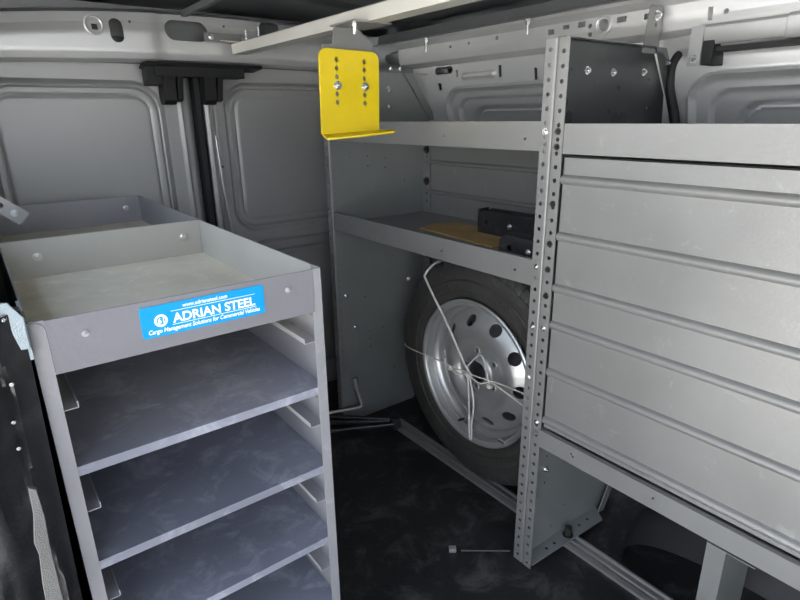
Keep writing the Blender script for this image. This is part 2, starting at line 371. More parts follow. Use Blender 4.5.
bm = B(); tube(bm, smooth_path([(0.652, 1.825, 1.00), (0.658, 1.822, 0.85), (0.672, 1.825, 0.68), (0.678, 1.83, 0.50)], 6), 0.004, 8); obj('flange_bead', bm, M['body'], D2)
bm = B()
for (z) in (0.90, 0.62): cyl(bm, (0.668, 1.846, z), (0.668, 1.838, z), 0.004, 10)
obj('stud', bm, M['zinc'], D2)

# left side wall and the black door pillar in front of it
bm = B(); box(bm, -0.10, -0.045, 0.66, 1.95, 0.0, 0.88); box(bm, -0.10, -0.045, 1.38, 1.95, 0.88, 1.36); wl = struct('wall_left', bm, M['bodydark'])
def trim_pt(y, z):
    x = -0.012 - 0.02 * sstep(0.2, 0.9, z) * 0
    d = sd_rr(y, z, 0.80, 1.50, 0.15, 0.80, 0.1); x -= 0.015 * sstep(0.0, -0.02, d)
    return (x, y, z)
bm = B(); pressed(bm, frange(0.66, 1.84, 0.03), frange(0.0, 0.90, 0.02), trim_pt, 0.03, (-1, 0, 0)); obj('lower_trim_panel', bm, M['blacktrim'], wl)
def pil_pt(u, z):
    # u runs across the pillar face from the cabinet side outwards
    x = 0.014 - 0.158 * u - 0.020 * (1 - min(1, z / 0.9)); y = 0.655 - 0.050 * sstep(0.0, 0.35, u) + 0.05 * sstep(0.75, 1.0, u)
    d = sd_rr(u, z, 0.14, 0.32, 0.66, 0.83, 0.07); y += 0.016 * sstep(0.02, -0.02, d)
    d = sd_rr(u, z, 0.10, 0.42, -0.2, 0.60, 0.07); y += 0.010 * sstep(0.02, -0.02, d)
    return (x, y, z)
bm = B(); pressed(bm, [i / 50 for i in range(51)], frange(0.0, 0.868, 0.012), pil_pt, 0.02, (0, 1, 0)); PL = struct('trim_8', bm, M['blacktrim'])
for (u, z) in ((0.13, 0.80), (0.165, 0.755), (0.17, 0.725)):
    q = pil_pt(u, z); bolt(PL, (q[0], q[1] - 0.001, q[2]), (0, -1, 0), 0.0022, 'zinc', False, 'stud')
bm = B(); cyl(bm, (-0.004, 0.612, 0.862), (-0.029, 0.612, 0.0), 0.006, 8); bm.free()
# sill, outer header and light-limiting front bulkhead of the van body
bm = B(); box(bm, -0.20, -0.14, -1.2, 1.38, 1.32, 1.36); struct('trim_9', bm, M['bodydark'])
bm = B(); box(bm, -0.20, 1.44, -1.25, 1.97, 1.40, 1.42); struct('roof_skin', bm, M['body'])
bm = B(); box(bm, -0.20, 1.43, -1.25, -1.2, -0.05, 0.90); struct('wall_front', bm, M['bodydark'])  # unseen bulkhead, added part-height to hold back light from the front
bm = B(); box(bm, -0.20, 1.44, 1.95, 1.97, -0.05, 1.42); struct('wall_back', bm, M['body'])
# wheel arch cover on the floor
def arch_pt(u, x):
    a = PI * u; r = 0.30
    y = 0.21 - 0.36 * math.cos(a); z = 0.235 * math.sin(a) ** 0.7 if 0 < u < 1 else 0
    k = sstep(1.085, 1.15, x); return (x, 0.21 + (y - 0.21) * (0.93 + 0.07 * k), z * (0.55 + 0.45 * sstep(1.08, 1.13, x)))
bm = B(); pressed(bm, [i / 48 for i in range(49)], [1.085 + 0.012 * i for i in range(22)], arch_pt, 0.001, (0, 0, 0.0))
bmesh.ops.remove_doubles(bm, verts=bm.verts[:], dist=1e-6)
struct('wheel_arch', bm, M['arch'], smooth=60)
# aluminium floor track
bm = B()
prism(bm, [(1.016, 0.0), (1.066, 0.0), (1.066, 0.010), (1.060, 0.010), (1.058, 0.004), (1.046, 0.004), (1.045, 0.009), (1.040, 0.009), (1.038, 0.004), (1.028, 0.004), (1.026, 0.010), (1.016, 0.008)], 1, -0.6, 1.44)
tag(obj('floor_track', bm, M['track'], base=True), 'long aluminium channel track fixed along the black floor under the shelving', 'track')

# ================================================================== SHELVING
def holes_line(cb, p0, step, n, r, axis):
    for i in range(n):
        p = Vector(p0) + Vector((0, 0, step * i)); d = Vector(axis) * 0.01; cyl(cb, p - d, p + d, r, 10)
def post(parent, x, y, h, sy=1, both=True):
    """L-angle with its corner at (x, y): one flange along y, one along x, rows of round holes"""
    bm = B(); w_ = 0.0262; t = 0.002; R_ = 0.004
    arc = [(x + R_ - R_ * math.cos(a * PI / 12), y + sy * (R_ - R_ * math.sin(a * PI / 12))) for a in range(7)]
    arc2 = [(x + R_ - (R_ - t) * math.cos(a * PI / 12), y + sy * (R_ - (R_ - t) * math.sin(a * PI / 12))) for a in range(7)]
    prism(bm, [(x, y + sy * w_)] + arc + [(x + 0.031, y), (x + 0.031, y + sy * t)] + arc2[::-1] + [(x + t, y + sy * w_)], 2, 0.0, h)
    o = obj('post', bm, M['steel'], parent, bevel=0)
    cb = B(); n = int((h - 0.005) / 0.0254)
    holes_line(cb, (x, y + sy * 0.0145, 0.018 if sy > 0 else 0.014), 0.0254, n, 0.0042, (1, 0, 0))
    return cut(o, cb)
def tray(name, parent, x0, x1, y0, y1, zf, zl0, zl1, zb, holes=(), m='steel'):
    """shelf with a tall folded front lip and a back upstand"""
    bm = B(); t = 0.0015
    prism(bm, [(x0, zl0), (x0 + t, zl0), (x0 + t, zf - t), (x1 - t, zf - t), (x1, zf - t), (x1, zb), (x1 - t, zb), (x1 - t, zf), (x0 + t, zf), (x0 + t, zl1 - t), (x0 + 0.012, zl1 - t), (x0 + 0.012, zl1), (x0, zl1)], 1, y0, y1)
    o = obj(name, bm, M[m], parent)
    if holes:
        cb = B()
        for (y, z, r) in holes: cyl(cb, (x0 - 0.01, y, z), (x0 + 0.006, y, z), r, 10)
        cut(o, cb)
    return o
def end_panel(parent, y, t=0.0015, holes=(), flange=-1, bottom=True):
    bm = B(); lo = [(0.893, 0.0), (1.212, 0.0), (1.285, 0.125), (1.277, 0.90), (1.300, 0.985)]; hi = [(1.289, 1.03), (1.283, 1.087), (1.2145, 1.181), (0.893, 1.180)]
    if y > 1: prism(bm, lo + hi, 1, y, y + t)
    else:
        prism(bm, lo + [(0.893, 0.985)], 1, y, y + t)
        b2 = B(); prism(b2, [(0.893, 0.986), (1.300, 0.986)] + hi, 1, y, y + t); u = obj('upper_panel', b2, M['panelreflect'], parent)  # same panel, split so the dark roof reflection sits in its colour
        u['label'] = 'upper end panel with dark roof reflection painted in'; c2 = B()
        for (x, z, r) in holes:
            if z > 1: cyl(c2, (x, y - 0.01, z), (x, y + 0.01, z), r, 8)
        cut(u, c2)
    o = obj('end_panel', bm, M['panel'], parent)
    if holes:
        cb = B()
        for (x, z, r) in holes:
            if y > 1 or z < 1: cyl(cb, (x, y - 0.01, z), (x, y + 0.01, z), r, 8)
        cut(o, cb)
    return o
U1 = thing('shelf_unit', 'grey steel shelf bay with perforated posts around the spare wheel', 'shelf unit', (0.889, 0.69, 0))
post(U1, 0.889, 0.6915, 1.180)
post(U1, 0.889, 1.5215, 1.180)
hl = [(0.9025, 0.03 + 0.0254 * k, 0.0040) for k in range(45)] + [(0.9566 + 0.06 * (k % 3) , 0.33 - 0.03 * (k // 3), 0.003) for k in range(9)] + [(0.92, 0.479, 0.003), (1.20, 0.49, 0.003), (1.10, 0.50, 0.003), (1.0, 0.46, 0.003)]
hl += [(1.03, 0.90, 0.003), (1.03, 0.93, 0.003), (1.10, 0.92, 0.003), (1.10, 0.89, 0.003), (0.95, 0.93, 0.003), (1.18, 0.84, 0.003), (1.12, 0.16, 0.004), (1.20, 0.12, 0.004)]
end_panel(U1, 1.5195, holes=hl)
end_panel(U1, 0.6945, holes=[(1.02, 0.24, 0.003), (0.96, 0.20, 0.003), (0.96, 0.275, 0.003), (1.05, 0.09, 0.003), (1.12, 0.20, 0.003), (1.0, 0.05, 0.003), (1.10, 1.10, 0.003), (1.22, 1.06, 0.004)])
# folded top edge of the near panel, its base flange and back flange
bm = B(); box(bm, 0.893, 1.212, 0.680, 0.6945, 1.180, 1.182); obj('top_flange', bm, M['panelreflect'], U1)
bm = B(); prism(bm, [(1.217, 1.183), (1.262, 1.183), (1.332, 1.088), (1.284, 1.086)], 1, 0.689, 0.6915); o = obj('back_flange', bm, M['charcoal'], U1)
cb = B(); cyl(cb, (1.305, 0.67, 1.112), (1.305, 0.71, 1.112), 0.005); cut(o, cb)
bolt(U1, (1.272, 0.689, 1.153), (0, -1, 0), 0.005)
bm = B(); prism(bm, [(0.893, 0.662), (1.165, 0.650), (1.20, 0.6945), (0.893, 0.6945)], 2, 0.0105, 0.013); o = obj('base_flange', bm, M['panel'], U1)
cb = B()
for x in (0.965, 0.995, 1.10, 1.135): cyl(cb, (x, 0.676, -0.02), (x, 0.676, 0.03), 0.005, 10)
cut(o, cb)
bm = B(); prism(bm, [(1.178, 0.014), (1.204, 0.010), (1.268, 0.128), (1.242, 0.138)], 1, 0.672, 0.6745); o = obj('foot_gusset', bm, M['steel'], U1)
cb = B(); cyl(cb, (1.213, 0.66, 0.055), (1.213, 0.69, 0.055), 0.005); cut(o, cb)
bm = B(); cyl(bm, (1.045, 0.672, 0.0125), (1.045, 0.672, 0.015), 0.014, 24); cyl(bm, (1.045, 0.672, 0.015), (1.045, 0.672, 0.022), 0.0095, 6); cyl(bm, (1.045, 0.672, 0.022), (1.045, 0.672, 0.038), 0.009, 16); obj('floor_bolt', bm, M['darkbolt'], U1)
# back angles of the far end, with big dark bolts
bm = B(); box(bm, 1.262, 1.264, 1.482, 1.521, 0.0, 1.00); o = obj('back_angle', bm, M['steel'], U1)
cb = B(); holes_line(cb, (1.263, 1.500, 0.03), 0.0254, 38, 0.0036, (1, 0, 0)); cut(o, cb)
for z in (0.835, 0.941): bolt(U1, (1.262, 1.500, z), (-1, 0, 0), 0.010, 'darkbolt', True, 'back_bolt', 0.004)
bm = B(); prism(bm, [(1.176, 1.183), (1.206, 1.183), (1.318, 1.040), (1.288, 1.036)], 1, 1.514, 1.5165); o = obj('back_flange', bm, M['steel'], U1)
bm = B(); box(bm, 0.91, 1.30, 1.512, 1.5225, 1.180, 1.1825); obj('top_flange', bm, M['steel'], U1)
# ribbed back panel between the shelves
def backpanel_profile():
    pts = [(1.2665, 0.735)]
    for zr in (0.80, 0.90): pts += [(1.2665, zr - 0.008), (1.260, zr - 0.003), (1.260, zr + 0.003), (1.2665, zr + 0.008)]
    return pts + [(1.2665, 0.985)]
bm = B(); ribbon(bm, backpanel_profile(), 1, 0.697, 1.5, -0.0012); obj('back_panel', bm, M['steel'], U1)
for z in (0.888, 0.79):
    pass
tray('shelf', U1, 0.8915, 1.2655, 0.697, 1.5175, 0.992, 0.982, 1.037, 1.02, [(0.998, 1.005, 0.0028), (0.757, 1.004, 0.0028), (1.40, 1.005, 0.0028)])
tray('shelf', U1, 0.8915, 1.2655, 0.697, 1.5175, 0.728, 0.708, 0.764, 0.756, [(1.2326, 0.7335, 0.0028), (1.0015, 0.7322, 0.0028), (0.765, 0.733, 0.0028), (1.45, 0.733, 0.0028)])
# fixing bolts
for (y, z, m_) in ((0.7055, 1.019, 'zinc'), (0.7055, 0.752, 'zinc'), (0.7055, 0.993, 'steel'), (0.7055, 0.62, 'zinc')): bolt(U1, (0.889, y, z), (-1, 0, 0), 0.0045 if z > 1 else 0.004, m_)
bolt(U1, (0.889, 1.540, 0.765), (-1, 0, 0), 0.005); bolt(U1, (0.889, 1.540, 0.742), (-1, 0, 0), 0.004)
for (x, z) in ((0.9877, 1.129), (1.075, 1.128), (1.187, 1.132), (0.959, 0.2386)): bolt(U1, (x, 0.6945, z), (0, -1, 0), 0.0052)
for (x, z) in ((1.117, 1.133), (1.116, 1.079), (0.925, 0.480), (1.19, 0.49), (0.9566, 0.36)): bolt(U1, (x, 1.5190, z), (0, -1, 0), 0.0055)
for x in (1.118, 1.154): bolt(U1, (x, 1.505, 1.190), (0, -0.3, 1), 0.005, 'zinc')
# tab that ties the near panel to the body rail
bm = B(); prism(bm, [(1.173, 1.170), (1.226, 1.170), (1.236, 1.24), (1.236, 1.258), (1.228, 1.264), (1.192, 1.262), (1.184, 1.254)], 1, 0.6925, 0.695); o = obj('body_tab', bm, M['steel'], U1)
cb = B(); cyl(cb, (1.2115, 0.68, 1.225), (1.2115, 0.71, 1.225), 0.005); cut(o, cb)
bolt(U1, (1.211, 0.6925, 1.243), (0, -1, 0), 0.007)
bm = B(); box(bm, 1.2335, 1.236, 0.6925, 0.72, 1.18, 1.256); obj('body_tab', bm, M['steel'], U1)

U2 = thing('shelf_unit', 'grey steel shelf bay at right closed by a wide ribbed front panel', 'shelf unit', (0.889, -0.30, 0))
YN = -0.30
post(U2, 0.889, 0.6910, 1.180, -1)
for (z, m_) in ((1.019, 'darkbolt'), (0.991, 'darkbolt'), (0.884, 'darkbolt'), (0.805, 'darkbolt'), (0.752, 'darkbolt'), (0.696, 'darkbolt'), (0.625, 'zinc'), (0.402, 'zinc'), (0.377, 'steel')):
    bolt(U2, (0.889, 0.6765, z), (-1, 0, 0), 0.0043, m_)
tray('top_tray', U2, 0.8905, 1.27, YN, 0.664, 0.990, 0.979, 1.033, 1.02)
tray('bottom_tray', U2, 0.884, 1.27, YN, 0.6645, 0.367, 0.349, 0.390, 0.395, [(0.58, 0.373, 0.0025), (0.575, 0.368, 0.0025), (0.40, 0.372, 0.0025)])
pts = [(0.898, 0.394)]
for zr in (0.414, 0.530, 0.637, 0.717, 0.823, 0.933):
    pts += [(0.898, zr - 0.0105), (0.8935, zr - 0.009), (0.8895, zr - 0.004), (0.8895, zr + 0.001), (0.8935, zr + 0.0055), (0.898, zr + 0.008)]
pts += [(0.898, 0.972), (0.912, 0.974)]
bm = B(); ribbon(bm, pts, 1, YN, 0.664, -0.0012); obj('front_panel', bm, M['steel'], U2, smooth=50)
bm = B(); box(bm, 1.268, 1.2695, YN, 0.688, 0.38, 0.99); obj('back_panel', bm, M['steel'], U2)
# divider under the bottom tray
bm = B(); prism(bm, [(0.94, 0.002), (1.08, 0.002), (1.08, 0.300), (0.94, 0.300)], 1, 0.2835, 0.285); obj('divider_panel', bm, M['panel'], U2)
bm = B(); box(bm, 0.938, 0.940, 0.283, 0.316, 0.002, 0.300); box(bm, 0.938, 0.95, 0.235, 0.3165, 0.3, 0.302); obj('divider_flange', bm, M['steel'], U2)
bm = B(); box(bm, 0.94, 1.26, 0.315, 0.3165, 0.303, 0.330); obj('stiffener', bm, M['bodydark'], U2)
bm = B(); box(bm, 0.92, 0.94, YN, 0.26, 0.0, 0.003); bm.free()
bm = B(); box(bm, 0.915, 1.27, YN, YN + 0.0015, 0.0, 1.17); obj('end_panel', bm, M['steel'], U2)
bm = B(); tube(bm, [(1.16, 0.585, 0.318), (1.17, 0.42, 0.318)], 0.001, 4); bm.free()
bm = B(); box(bm, 1.18, 1.205, 0.33, 0.66, 0.285, 0.325); obj('under_beam', bm, M['steel'], U2)

# ================================================================== SPARE WHEEL
WC = (1.035, 1.026, 0.342)
KR = lambda r: r * (1.048 - 0.003 * sstep(0.24, 0.32, r))
W = thing('spare_wheel', 'steel spare wheel with black tyre standing under the middle shelf', 'wheel', (1.13, 1.035, 0.0))
prof = [(0.012, 0.209), (0.004, 0.214), (-0.002, 0.222), (-0.004, 0.234), (-0.003, 0.236), (-0.006, 0.240), (-0.006, 0.262), (-0.002, 0.266), (-0.004, 0.285), (0.002, 0.300), (0.004, 0.3005), (0.008, 0.3135), (0.016, 0.322)]
tread = []
for (a, b) in ((0.018, 0.056), (0.066, 0.098), (0.108, 0.140), (0.150, 0.182)):
    tread += [(a, 0.3215 if a < 0.02 else 0.327), (a + (b - a) * .5, 0.327), (b, 0.327 if b < 0.18 else 0.3215), (b + 0.0005, 0.318), (b + 0.0095, 0.318)]
tread = tread[:-2]
np_ = len(prof); nt_ = len(tread)
prof2 = prof + tread[1:] + [(0.192, 0.312), (0.200, 0.29), (0.203, 0.26), (0.198, 0.23), (0.188, 0.209), (0.18, 0.20), (0.02, 0.20)]
def tyre_r(i, a, d, r):
    if np_ - 3 <= i < np_ + nt_ + 1 and r > 0.305:
        ph = (a / (2 * PI) * 72 + d * 14 * (1 if d < 0.1 else -1)) % 1
        if ph > 0.78: return r - 0.006
    if -0.01 < d < 0.0 and 0.238 < r < 0.264:
        ph = (a / (2 * PI) * 90) % 1
        if 0.25 < (a / (2 * PI) * 3) % 1 < 0.62 and ph > 0.45: return r
    return r
prof2 = [(d, KR(r)) for d, r in prof2]
bm = B(); lathe_x(bm, prof2, WC[0], WC[1], WC[2], 432, tyre_r)
# raised blocks of sidewall marks, too worn to read
for k in range(120):
    if 0.2 < (k / 120 * 4) % 1 < 0.75:
        a = 2 * PI * k / 120; c, s = math.cos(a), math.sin(a); hw = 0.0035 + 0.002 * random.random(); r0, r1 = 0.252, 0.266
        q = []
        for xx in (-0.0075, -0.005):
            for (rr, tt) in ((r0, -hw), (r0, hw), (r1, hw), (r1, -hw)):
                q.append(bm.verts.new((WC[0] + xx, WC[1] + rr * c - tt * s, WC[2] + rr * s + tt * c)))
        for f in ((0, 1, 2, 3), (4, 5, 6, 7), (0, 1, 5, 4), (1, 2, 6, 5), (2, 3, 7, 6), (3, 0, 4, 7)): bm.faces.new([q[i] for i in f])
obj('tire', bm, M['rubber'], W, smooth=30)
rp = [(0.150, 0.2085), (0.146, 0.199), (0.120, 0.176), (0.040, 0.178), (0.028, 0.190), (0.012, 0.193), (0.002, 0.200), (-0.003, 0.2085), (-0.002, 0.213), (0.001, 0.213)]
rp = [(-0.002, 0.2105), (-0.0045, 0.207), (-0.002, 0.2005), (0.008, 0.1955), (0.022, 0.193), (0.030, 0.187), (0.034, 0.180), (0.044, 0.177), (0.060, 0.1755), (0.170, 0.178), (0.185, 0.2085), (0.188, 0.208), (0.174, 0.181), (0.06, 0.1785), (0.044, 0.180), (0.037, 0.184), (0.033, 0.190), (0.022, 0.196), (0.010, 0.199), (0.002, 0.203), (0.003, 0.2105)]
rp = [(d, KR(r)) for d, r in rp]
bm = B(); lathe_x(bm, rp, *WC, 144); [tube(bm, [(WC[0] + dx, WC[1] + r * math.cos(a * PI / 48), WC[2] + r * math.sin(a * PI / 48)) for a in range(96)], 0.003, 8, closed=True) for dx, r in ((0.004, 0.2065), (0.025, 0.1975))]
obj('rim', bm, M['rim'], W, smooth=50)
dp = [(0.050, 0.1757), (0.046, 0.166), (0.034, 0.152), (0.021, 0.134), (0.015, 0.120), (0.014, 0.108), (0.020, 0.094), (0.032, 0.082), (0.037, 0.076), (0.037, 0.045), (0.034, 0.040), (0.026, 0.0355), (0.020, 0.034), (0.0195, 0.031), (0.024, 0.0305), (0.030, 0.033), (0.0395, 0.045), (0.0405, 0.076), (0.036, 0.084), (0.024, 0.0955), (0.018, 0.108), (0.019, 0.120), (0.025, 0.133), (0.038, 0.150), (0.050, 0.164), (0.056, 0.1757)]
dp = [(d, KR(r)) for d, r in dp]
bm = B(); lathe_x(bm, dp, *WC, 144); wd = obj('wheel_disc', bm, M['rim'], W, smooth=50)
cb = B()
for k in range(10):
    a = math.radians(33 + 36 * k); r = 0.153; y, z = WC[1] - r * math.cos(a), WC[2] + r * math.sin(a)
    n = Vector((-0.80, -0.6 * math.cos(a), 0.6 * math.sin(a))); p = Vector((WC[0] + 0.03, y, z)); cyl(cb, p - n * 0.03, p + n * 0.03, 0.0195, 24)
for k in range(5):
    a = math.radians(90 + 18 + 72 * k); r = 0.060; y, z = WC[1] - r * math.cos(a), WC[2] + r * math.sin(a); cyl(cb, (WC[0] + 0.02, y, z), (WC[0] + 0.06, y, z), 0.0075, 16)
cut(wd, cb, 50)
for k in range(5):
    bm = B(); a = math.radians(90 + 18 + 72 * k); r = 0.060; y, z = WC[1] - r * math.cos(a), WC[2] + r * math.sin(a)
    tube(bm, [(WC[0] + 0.0365, y + 0.010 * math.cos(t * PI / 8), z + 0.010 * math.sin(t * PI / 8)) for t in range(16)], 0.0026, 8, closed=True)
    obj('lug_seat', bm, M['rim'], W)
bm = B(); q = (WC[0] - 0.003, WC[1] - 0.128, WC[2] - 0.158)
box(bm, q[0] - 0.006, q[0] + 0.003, q[1] - 0.012, q[1] + 0.012, q[2] - 0.004, q[2] + 0.004); obj('balance_weight', bm, M['zinc'], W, bevel=0.002)
bm = B(); tube(bm, [(WC[0] + 0.02, WC[1] + 0.05, WC[2] - 0.178), (WC[0] - 0.002, WC[1] + 0.048, WC[2] - 0.172)], [0.005, 0.004], 10); obj('valve', bm, M['black'], W)

# cord tied round the wheel
x = 1.022
bm = B(); r_ = 0.0021
tube(bm, smooth_path([(1.13, 1.20, 0.632), (1.07, 1.225, 0.628), (1.030, 1.228, 0.600), (x, 1.212, 0.578), (x, 1.12, 0.470), (x, 1.045, 0.372), (x + .004, 1.020, 0.345)], 8), 0.0033, 8)
tube(bm, smooth_path([(1.12, 1.356, 0.35), (1.055, 1.348, 0.337), (x + .006, 1.318, 0.332), (x, 1.16, 0.342), (x, 1.02, 0.348), (x, 0.90, 0.362), (x, 0.76, 0.372), (1.06, 0.715, 0.372)], 8), r_, 8)
tube(bm, smooth_path([(x, 1.125, 0.345), (x - .003, 1.08, 0.330), (x - .004, 1.03, 0.343), (x - .004, 0.98, 0.337), (x, 0.93, 0.352), (x, 0.82, 0.330), (x, 0.76, 0.318)], 8), r_, 8)
tube(bm, smooth_path([(x - .002, 1.03, 0.345), (x - .004, 1.02, 0.28), (x - .003, 1.018, 0.22), (x - .004, 1.012, 0.150), (x - .004, 1.004, 0.148), (x - .005, 1.004, 0.20), (x - .006, 0.998, 0.27), (x - .004, 1.020, 0.345)], 8), 0.0026, 8)
tube(bm, smooth_path([(x - .001, 1.035, 0.365), (x - .002, 0.985, 0.420), (x, 0.965, 0.40), (x - .003, 0.945, 0.35), (x - .005, 0.940, 0.338)], 8), r_, 8)
for (cy, cz, rr) in ((1.022, 0.344, 0.009), (0.942, 0.342, 0.007), (1.10, 0.338, 0.006)):
    for k in range(3):
        rad = rr * (1 - .15 * k); ph = k * 1.1
        tube(bm, [(x - 0.003 + 0.004 * math.sin(2 * t * PI / 8 + ph), cy + rad * math.cos(t * PI / 8), cz + rad * .8 * math.sin(t * PI / 8 + ph * .3)) for t in range(16)], 0.0026, 6, closed=True)
tag(obj('cord', bm, M['cord'], base=True), 'thin white cord knotted across the face of the spare wheel', 'cord')

# ================================================================== THINGS ON THE MIDDLE SHELF
bm = B(); prism(bm, [(1.02, 0.95), (1.045, 1.27), (1.12, 1.29), (1.19, 1.27), (1.17, 0.93), (1.10, 0.925)], 2, 0.7285, 0.7315)
tag(obj('cardboard_sheet', bm, M['card'], base=True), 'flat brown cardboard piece lying on the middle shelf', 'cardboard')
def clamp(x, y0, y1, z, h, dep, label, far_left=True):
    t = thing('bent_bracket', label, 'bracket', (x, (y0 + y1) / 2, z), 'black bent brackets on the middle shelf')
    bm = B(); prism(bm, roundrect(y0, y1, z, z + h, h * 0.42, 8), 0, x, x + 0.006); o = obj('face_plate', bm, M['blob'], t, bevel=0.0012)
    cb = B(); cyl(cb, (x - .01, y1 - h * 0.55, z + h * .5), (x + .02, y1 - h * 0.55, z + h * .5), 0.007); cut(o, cb)
    bm = B(); ribbon(bm, [(x + 0.004, y1 - 0.012), (x + 0.010, y1 + 0.002), (x + 0.020, y1 + 0.008), (x + dep, y1 + 0.010)], 2, z, z + h * (1 if h > .06 else .6), 0.005); obj('bent_arm', bm, M['blob'], t)
    bm = B(); ribbon(bm, [(x + 0.004, y0 + 0.012), (x + 0.012, y0 - 0.004), (x + dep, y0 - 0.006)], 2, z + .004, z + h - .004, -0.005); obj('bent_arm', bm, M['blob'], t)
    bm = B(); prism(bm, roundrect(y0 - 0.004, y1 + 0.013, z, z + h, h * 0.4), 0, x + dep - 0.006, x + dep); obj('back_plate', bm, M['blob'], t, bevel=0.001)
    bolt(t, (x, (y0 + y1) / 2 - 0.012, z + h * .5), (-1, 0, 0), 0.0055)
    return t
clamp(1.125, 0.895, 1.112, 0.7322, 0.064, 0.055, 'longer black bent steel bracket standing behind, against the shelf back')
clamp(0.955, 0.72, 0.872, 0.7288, 0.058, 0.045, 'black bent steel bracket nearer the front lip, half behind the post')

# ================================================================== TRAY CABINETS
cx0, cx1, cy0, cy1, ch = 0.0155, 0.3655, 0.667, 1.178, 0.850
CB = thing('tray_cabinet', 'tall grey steel tray cabinet with open shelves and a blue sticker', 'cabinet', ((cx0 + cx1) / 2, (cy0 + cy1) / 2, 0))
t = 0.0015; fw = 0.0155
for s in (0, 1):
    bm = B()
    if s == 0: p = [(cx0, cy0), (cx0 + fw, cy0), (cx0 + fw, cy0 + t), (cx0 + t, cy0 + t), (cx0 + t, cy1 - .002), (cx0, cy1 - .002)]
    else: p = [(cx1, cy0), (cx1 - fw, cy0), (cx1 - fw, cy0 + t), (cx1 - t, cy0 + t), (cx1 - t, cy1 - .002), (cx1, cy1 - .002)]
    prism(bm, p, 2, 0.0, ch)
    o = obj('side_panel', bm, M['cab'], CB)
    if s:
        cb = B()
        for (y, z) in ((0.738, 0.841), (1.048, 0.8425)): box(cb, cx1 - .01, cx1 + .01, y - .0022, y + .0022, z - .006, z + .004)
        cut(o, cb)
bm = B()
box(bm, cx0 + t, cx1 - t, cy1 - t - .002, cy1 - .002, 0.0, ch); obj('back_panel', bm, M['cab'], CB)
bm = B(); box(bm, cx0 + t, cx1 - t, cy0 + .022, cy1 - .003, 0.7785, 0.7800); obj('tray_floor', bm, M['trayfloor'], CB)
# header with its rounded ends and folded underside
bm = B(); box(bm, cx0 + fw, cx1 - 0.0125, cy0 - 0.0008, cy0 + 0.0008, 0.7865, ch - .0005); box(bm, cx0 + t, cx1 - t, cy0 + 0.0016, cy0 + 0.003, 0.7885, ch - .001); prism(bm, [(cy0 + .001, 0.7880), (cy0 + .001, 0.7867), (cy0 + .0235, 0.7802), (cy0 + .0235, 0.7812)], 0, cx0 + t, cx1 - t)
hdr = obj('header', bm, M['header'], CB, bevel=0.0004)
bm = B(); tube(bm, smooth_path([(cx0 + 0.002, cy0 - .001, 0.8485), (cx0 + 0.010, cy0 - .001, 0.8475), (cx0 + 0.0145, cy0 - .001, 0.842), (cx0 + 0.0155, cy0 - .001, 0.833), (cx0 + 0.0155, cy0 - .001, 0.79)], 5), 0.0006, 6); obj('folded_corner', bm, M['cab'], hdr)
bm = B(); tube(bm, [(cx1 - 0.0125, cy0 - .0006, 0.845), (cx1 - 0.0125, cy0 - .0006, 0.55)], 0.0007, 6); bm.free()
for (x, z) in ((0.0666, 0.8267), (0.3126, 0.8278)): bolt(CB, (x, cy0 - .001, z), (0, -1, 0), 0.0026, 'rivet', True, 'rivet', 0.001)
for (x, z) in ((0.0682, 0.818), (0.3267, 0.819)): bolt(CB, (x, cy1 - t - .0033, z), (0, -1, 0), 0.0055, 'zinc', True, 'bolt', 0.005)
bolt(CB, (cx0 + t, 0.695, 0.842), (1, 0, 0), 0.003, 'zinc', False, 'bolt', 0.003)
for k in range(6):
    zt = 0.6665 - 0.1375 * k
    if zt < 0.0 : break
    if k < 5:
        bm = B()
        prism(bm, [(cy0 + .002, zt - 0.0125), (cy0 + 0.0035, zt - 0.0125), (cy0 + 0.0035, zt - 0.002), (cy1 - .006, zt - 0.002), (cy1 - .006, zt), (cy0 + .002, zt)], 0, cx0 + t + .0005, cx1 - t - .0005)
        obj('shelf', bm, M['cabshelf'], CB)
    zr = 0.739 - 0.1375 * k
    for s in (0, 1):
        bm = B(); sx = 1 if s == 0 else -1; xa = cx0 + t if s == 0 else cx1 - t
        ribbon(bm, [(xa, zr + 0.030), (xa + sx * 0.0012, zr + 0.004), (xa + sx * 0.004, zr), (xa + sx * 0.0285, zr), (xa + sx * 0.0295, zr + 0.0015), (xa + sx * 0.0295, zr + 0.0085)], 1, cy0 + .004, cy1 - .006, 0.001 * sx)
        obj('shelf_runner', bm, M['runner'], CB)
# pale cream liners on the inner faces of the top tray
for (a, b, c, d) in ((cx0 + t, cx0 + t + .0008, cy0 + .024, cy1 - .004), (cx1 - t - .0008, cx1 - t, cy0 + .024, cy1 - .004), (cx0 + t + .001, cx1 - t - .001, cy1 - t - .0032, cy1 - t - .0022)):
    bm = B(); box(bm, a, b, c, d, 0.7801, ch - .0006); obj('tray_wall', bm, M['traywall'], CB)
# sticker
bm = B(); sy = cy0 - 0.0014
prism(bm, roundrect(0.1240, 0.2780, 0.8033, 0.8422, 0.003, 5), 1, sy - 0.0003, sy + 0.0006); st = obj('sticker', bm, M['blue'], CB)
def text_mesh(bm, body, x, z, size, width=None, bold=0.0, shear=0.0):
    c = bpy.data.curves.new('t', 'FONT'); c.body = body; c.size = 1; c.offset = bold; c.shear = shear; c.extrude = 0.02
    o = bpy.data.objects.new('t', c); COL.objects.link(o); bpy.context.view_layer.update()
    me = bpy.data.meshes.new_from_object(o.evaluated_get(bpy.context.evaluated_depsgraph_get())); bpy.data.objects.remove(o)
    xs = [v.co.x for v in me.vertices]; w0 = max(xs) - min(xs); kx = (width / w0) if width else size; x0 = min(xs)
    for v in me.vertices: v.co = (x + (v.co.x - x0) * kx, sy - 0.0003 - 0.0002 + v.co.z * 0.005, z + v.co.y * size)
    bm.from_mesh(me); bpy.data.meshes.remove(me)
bm = B()
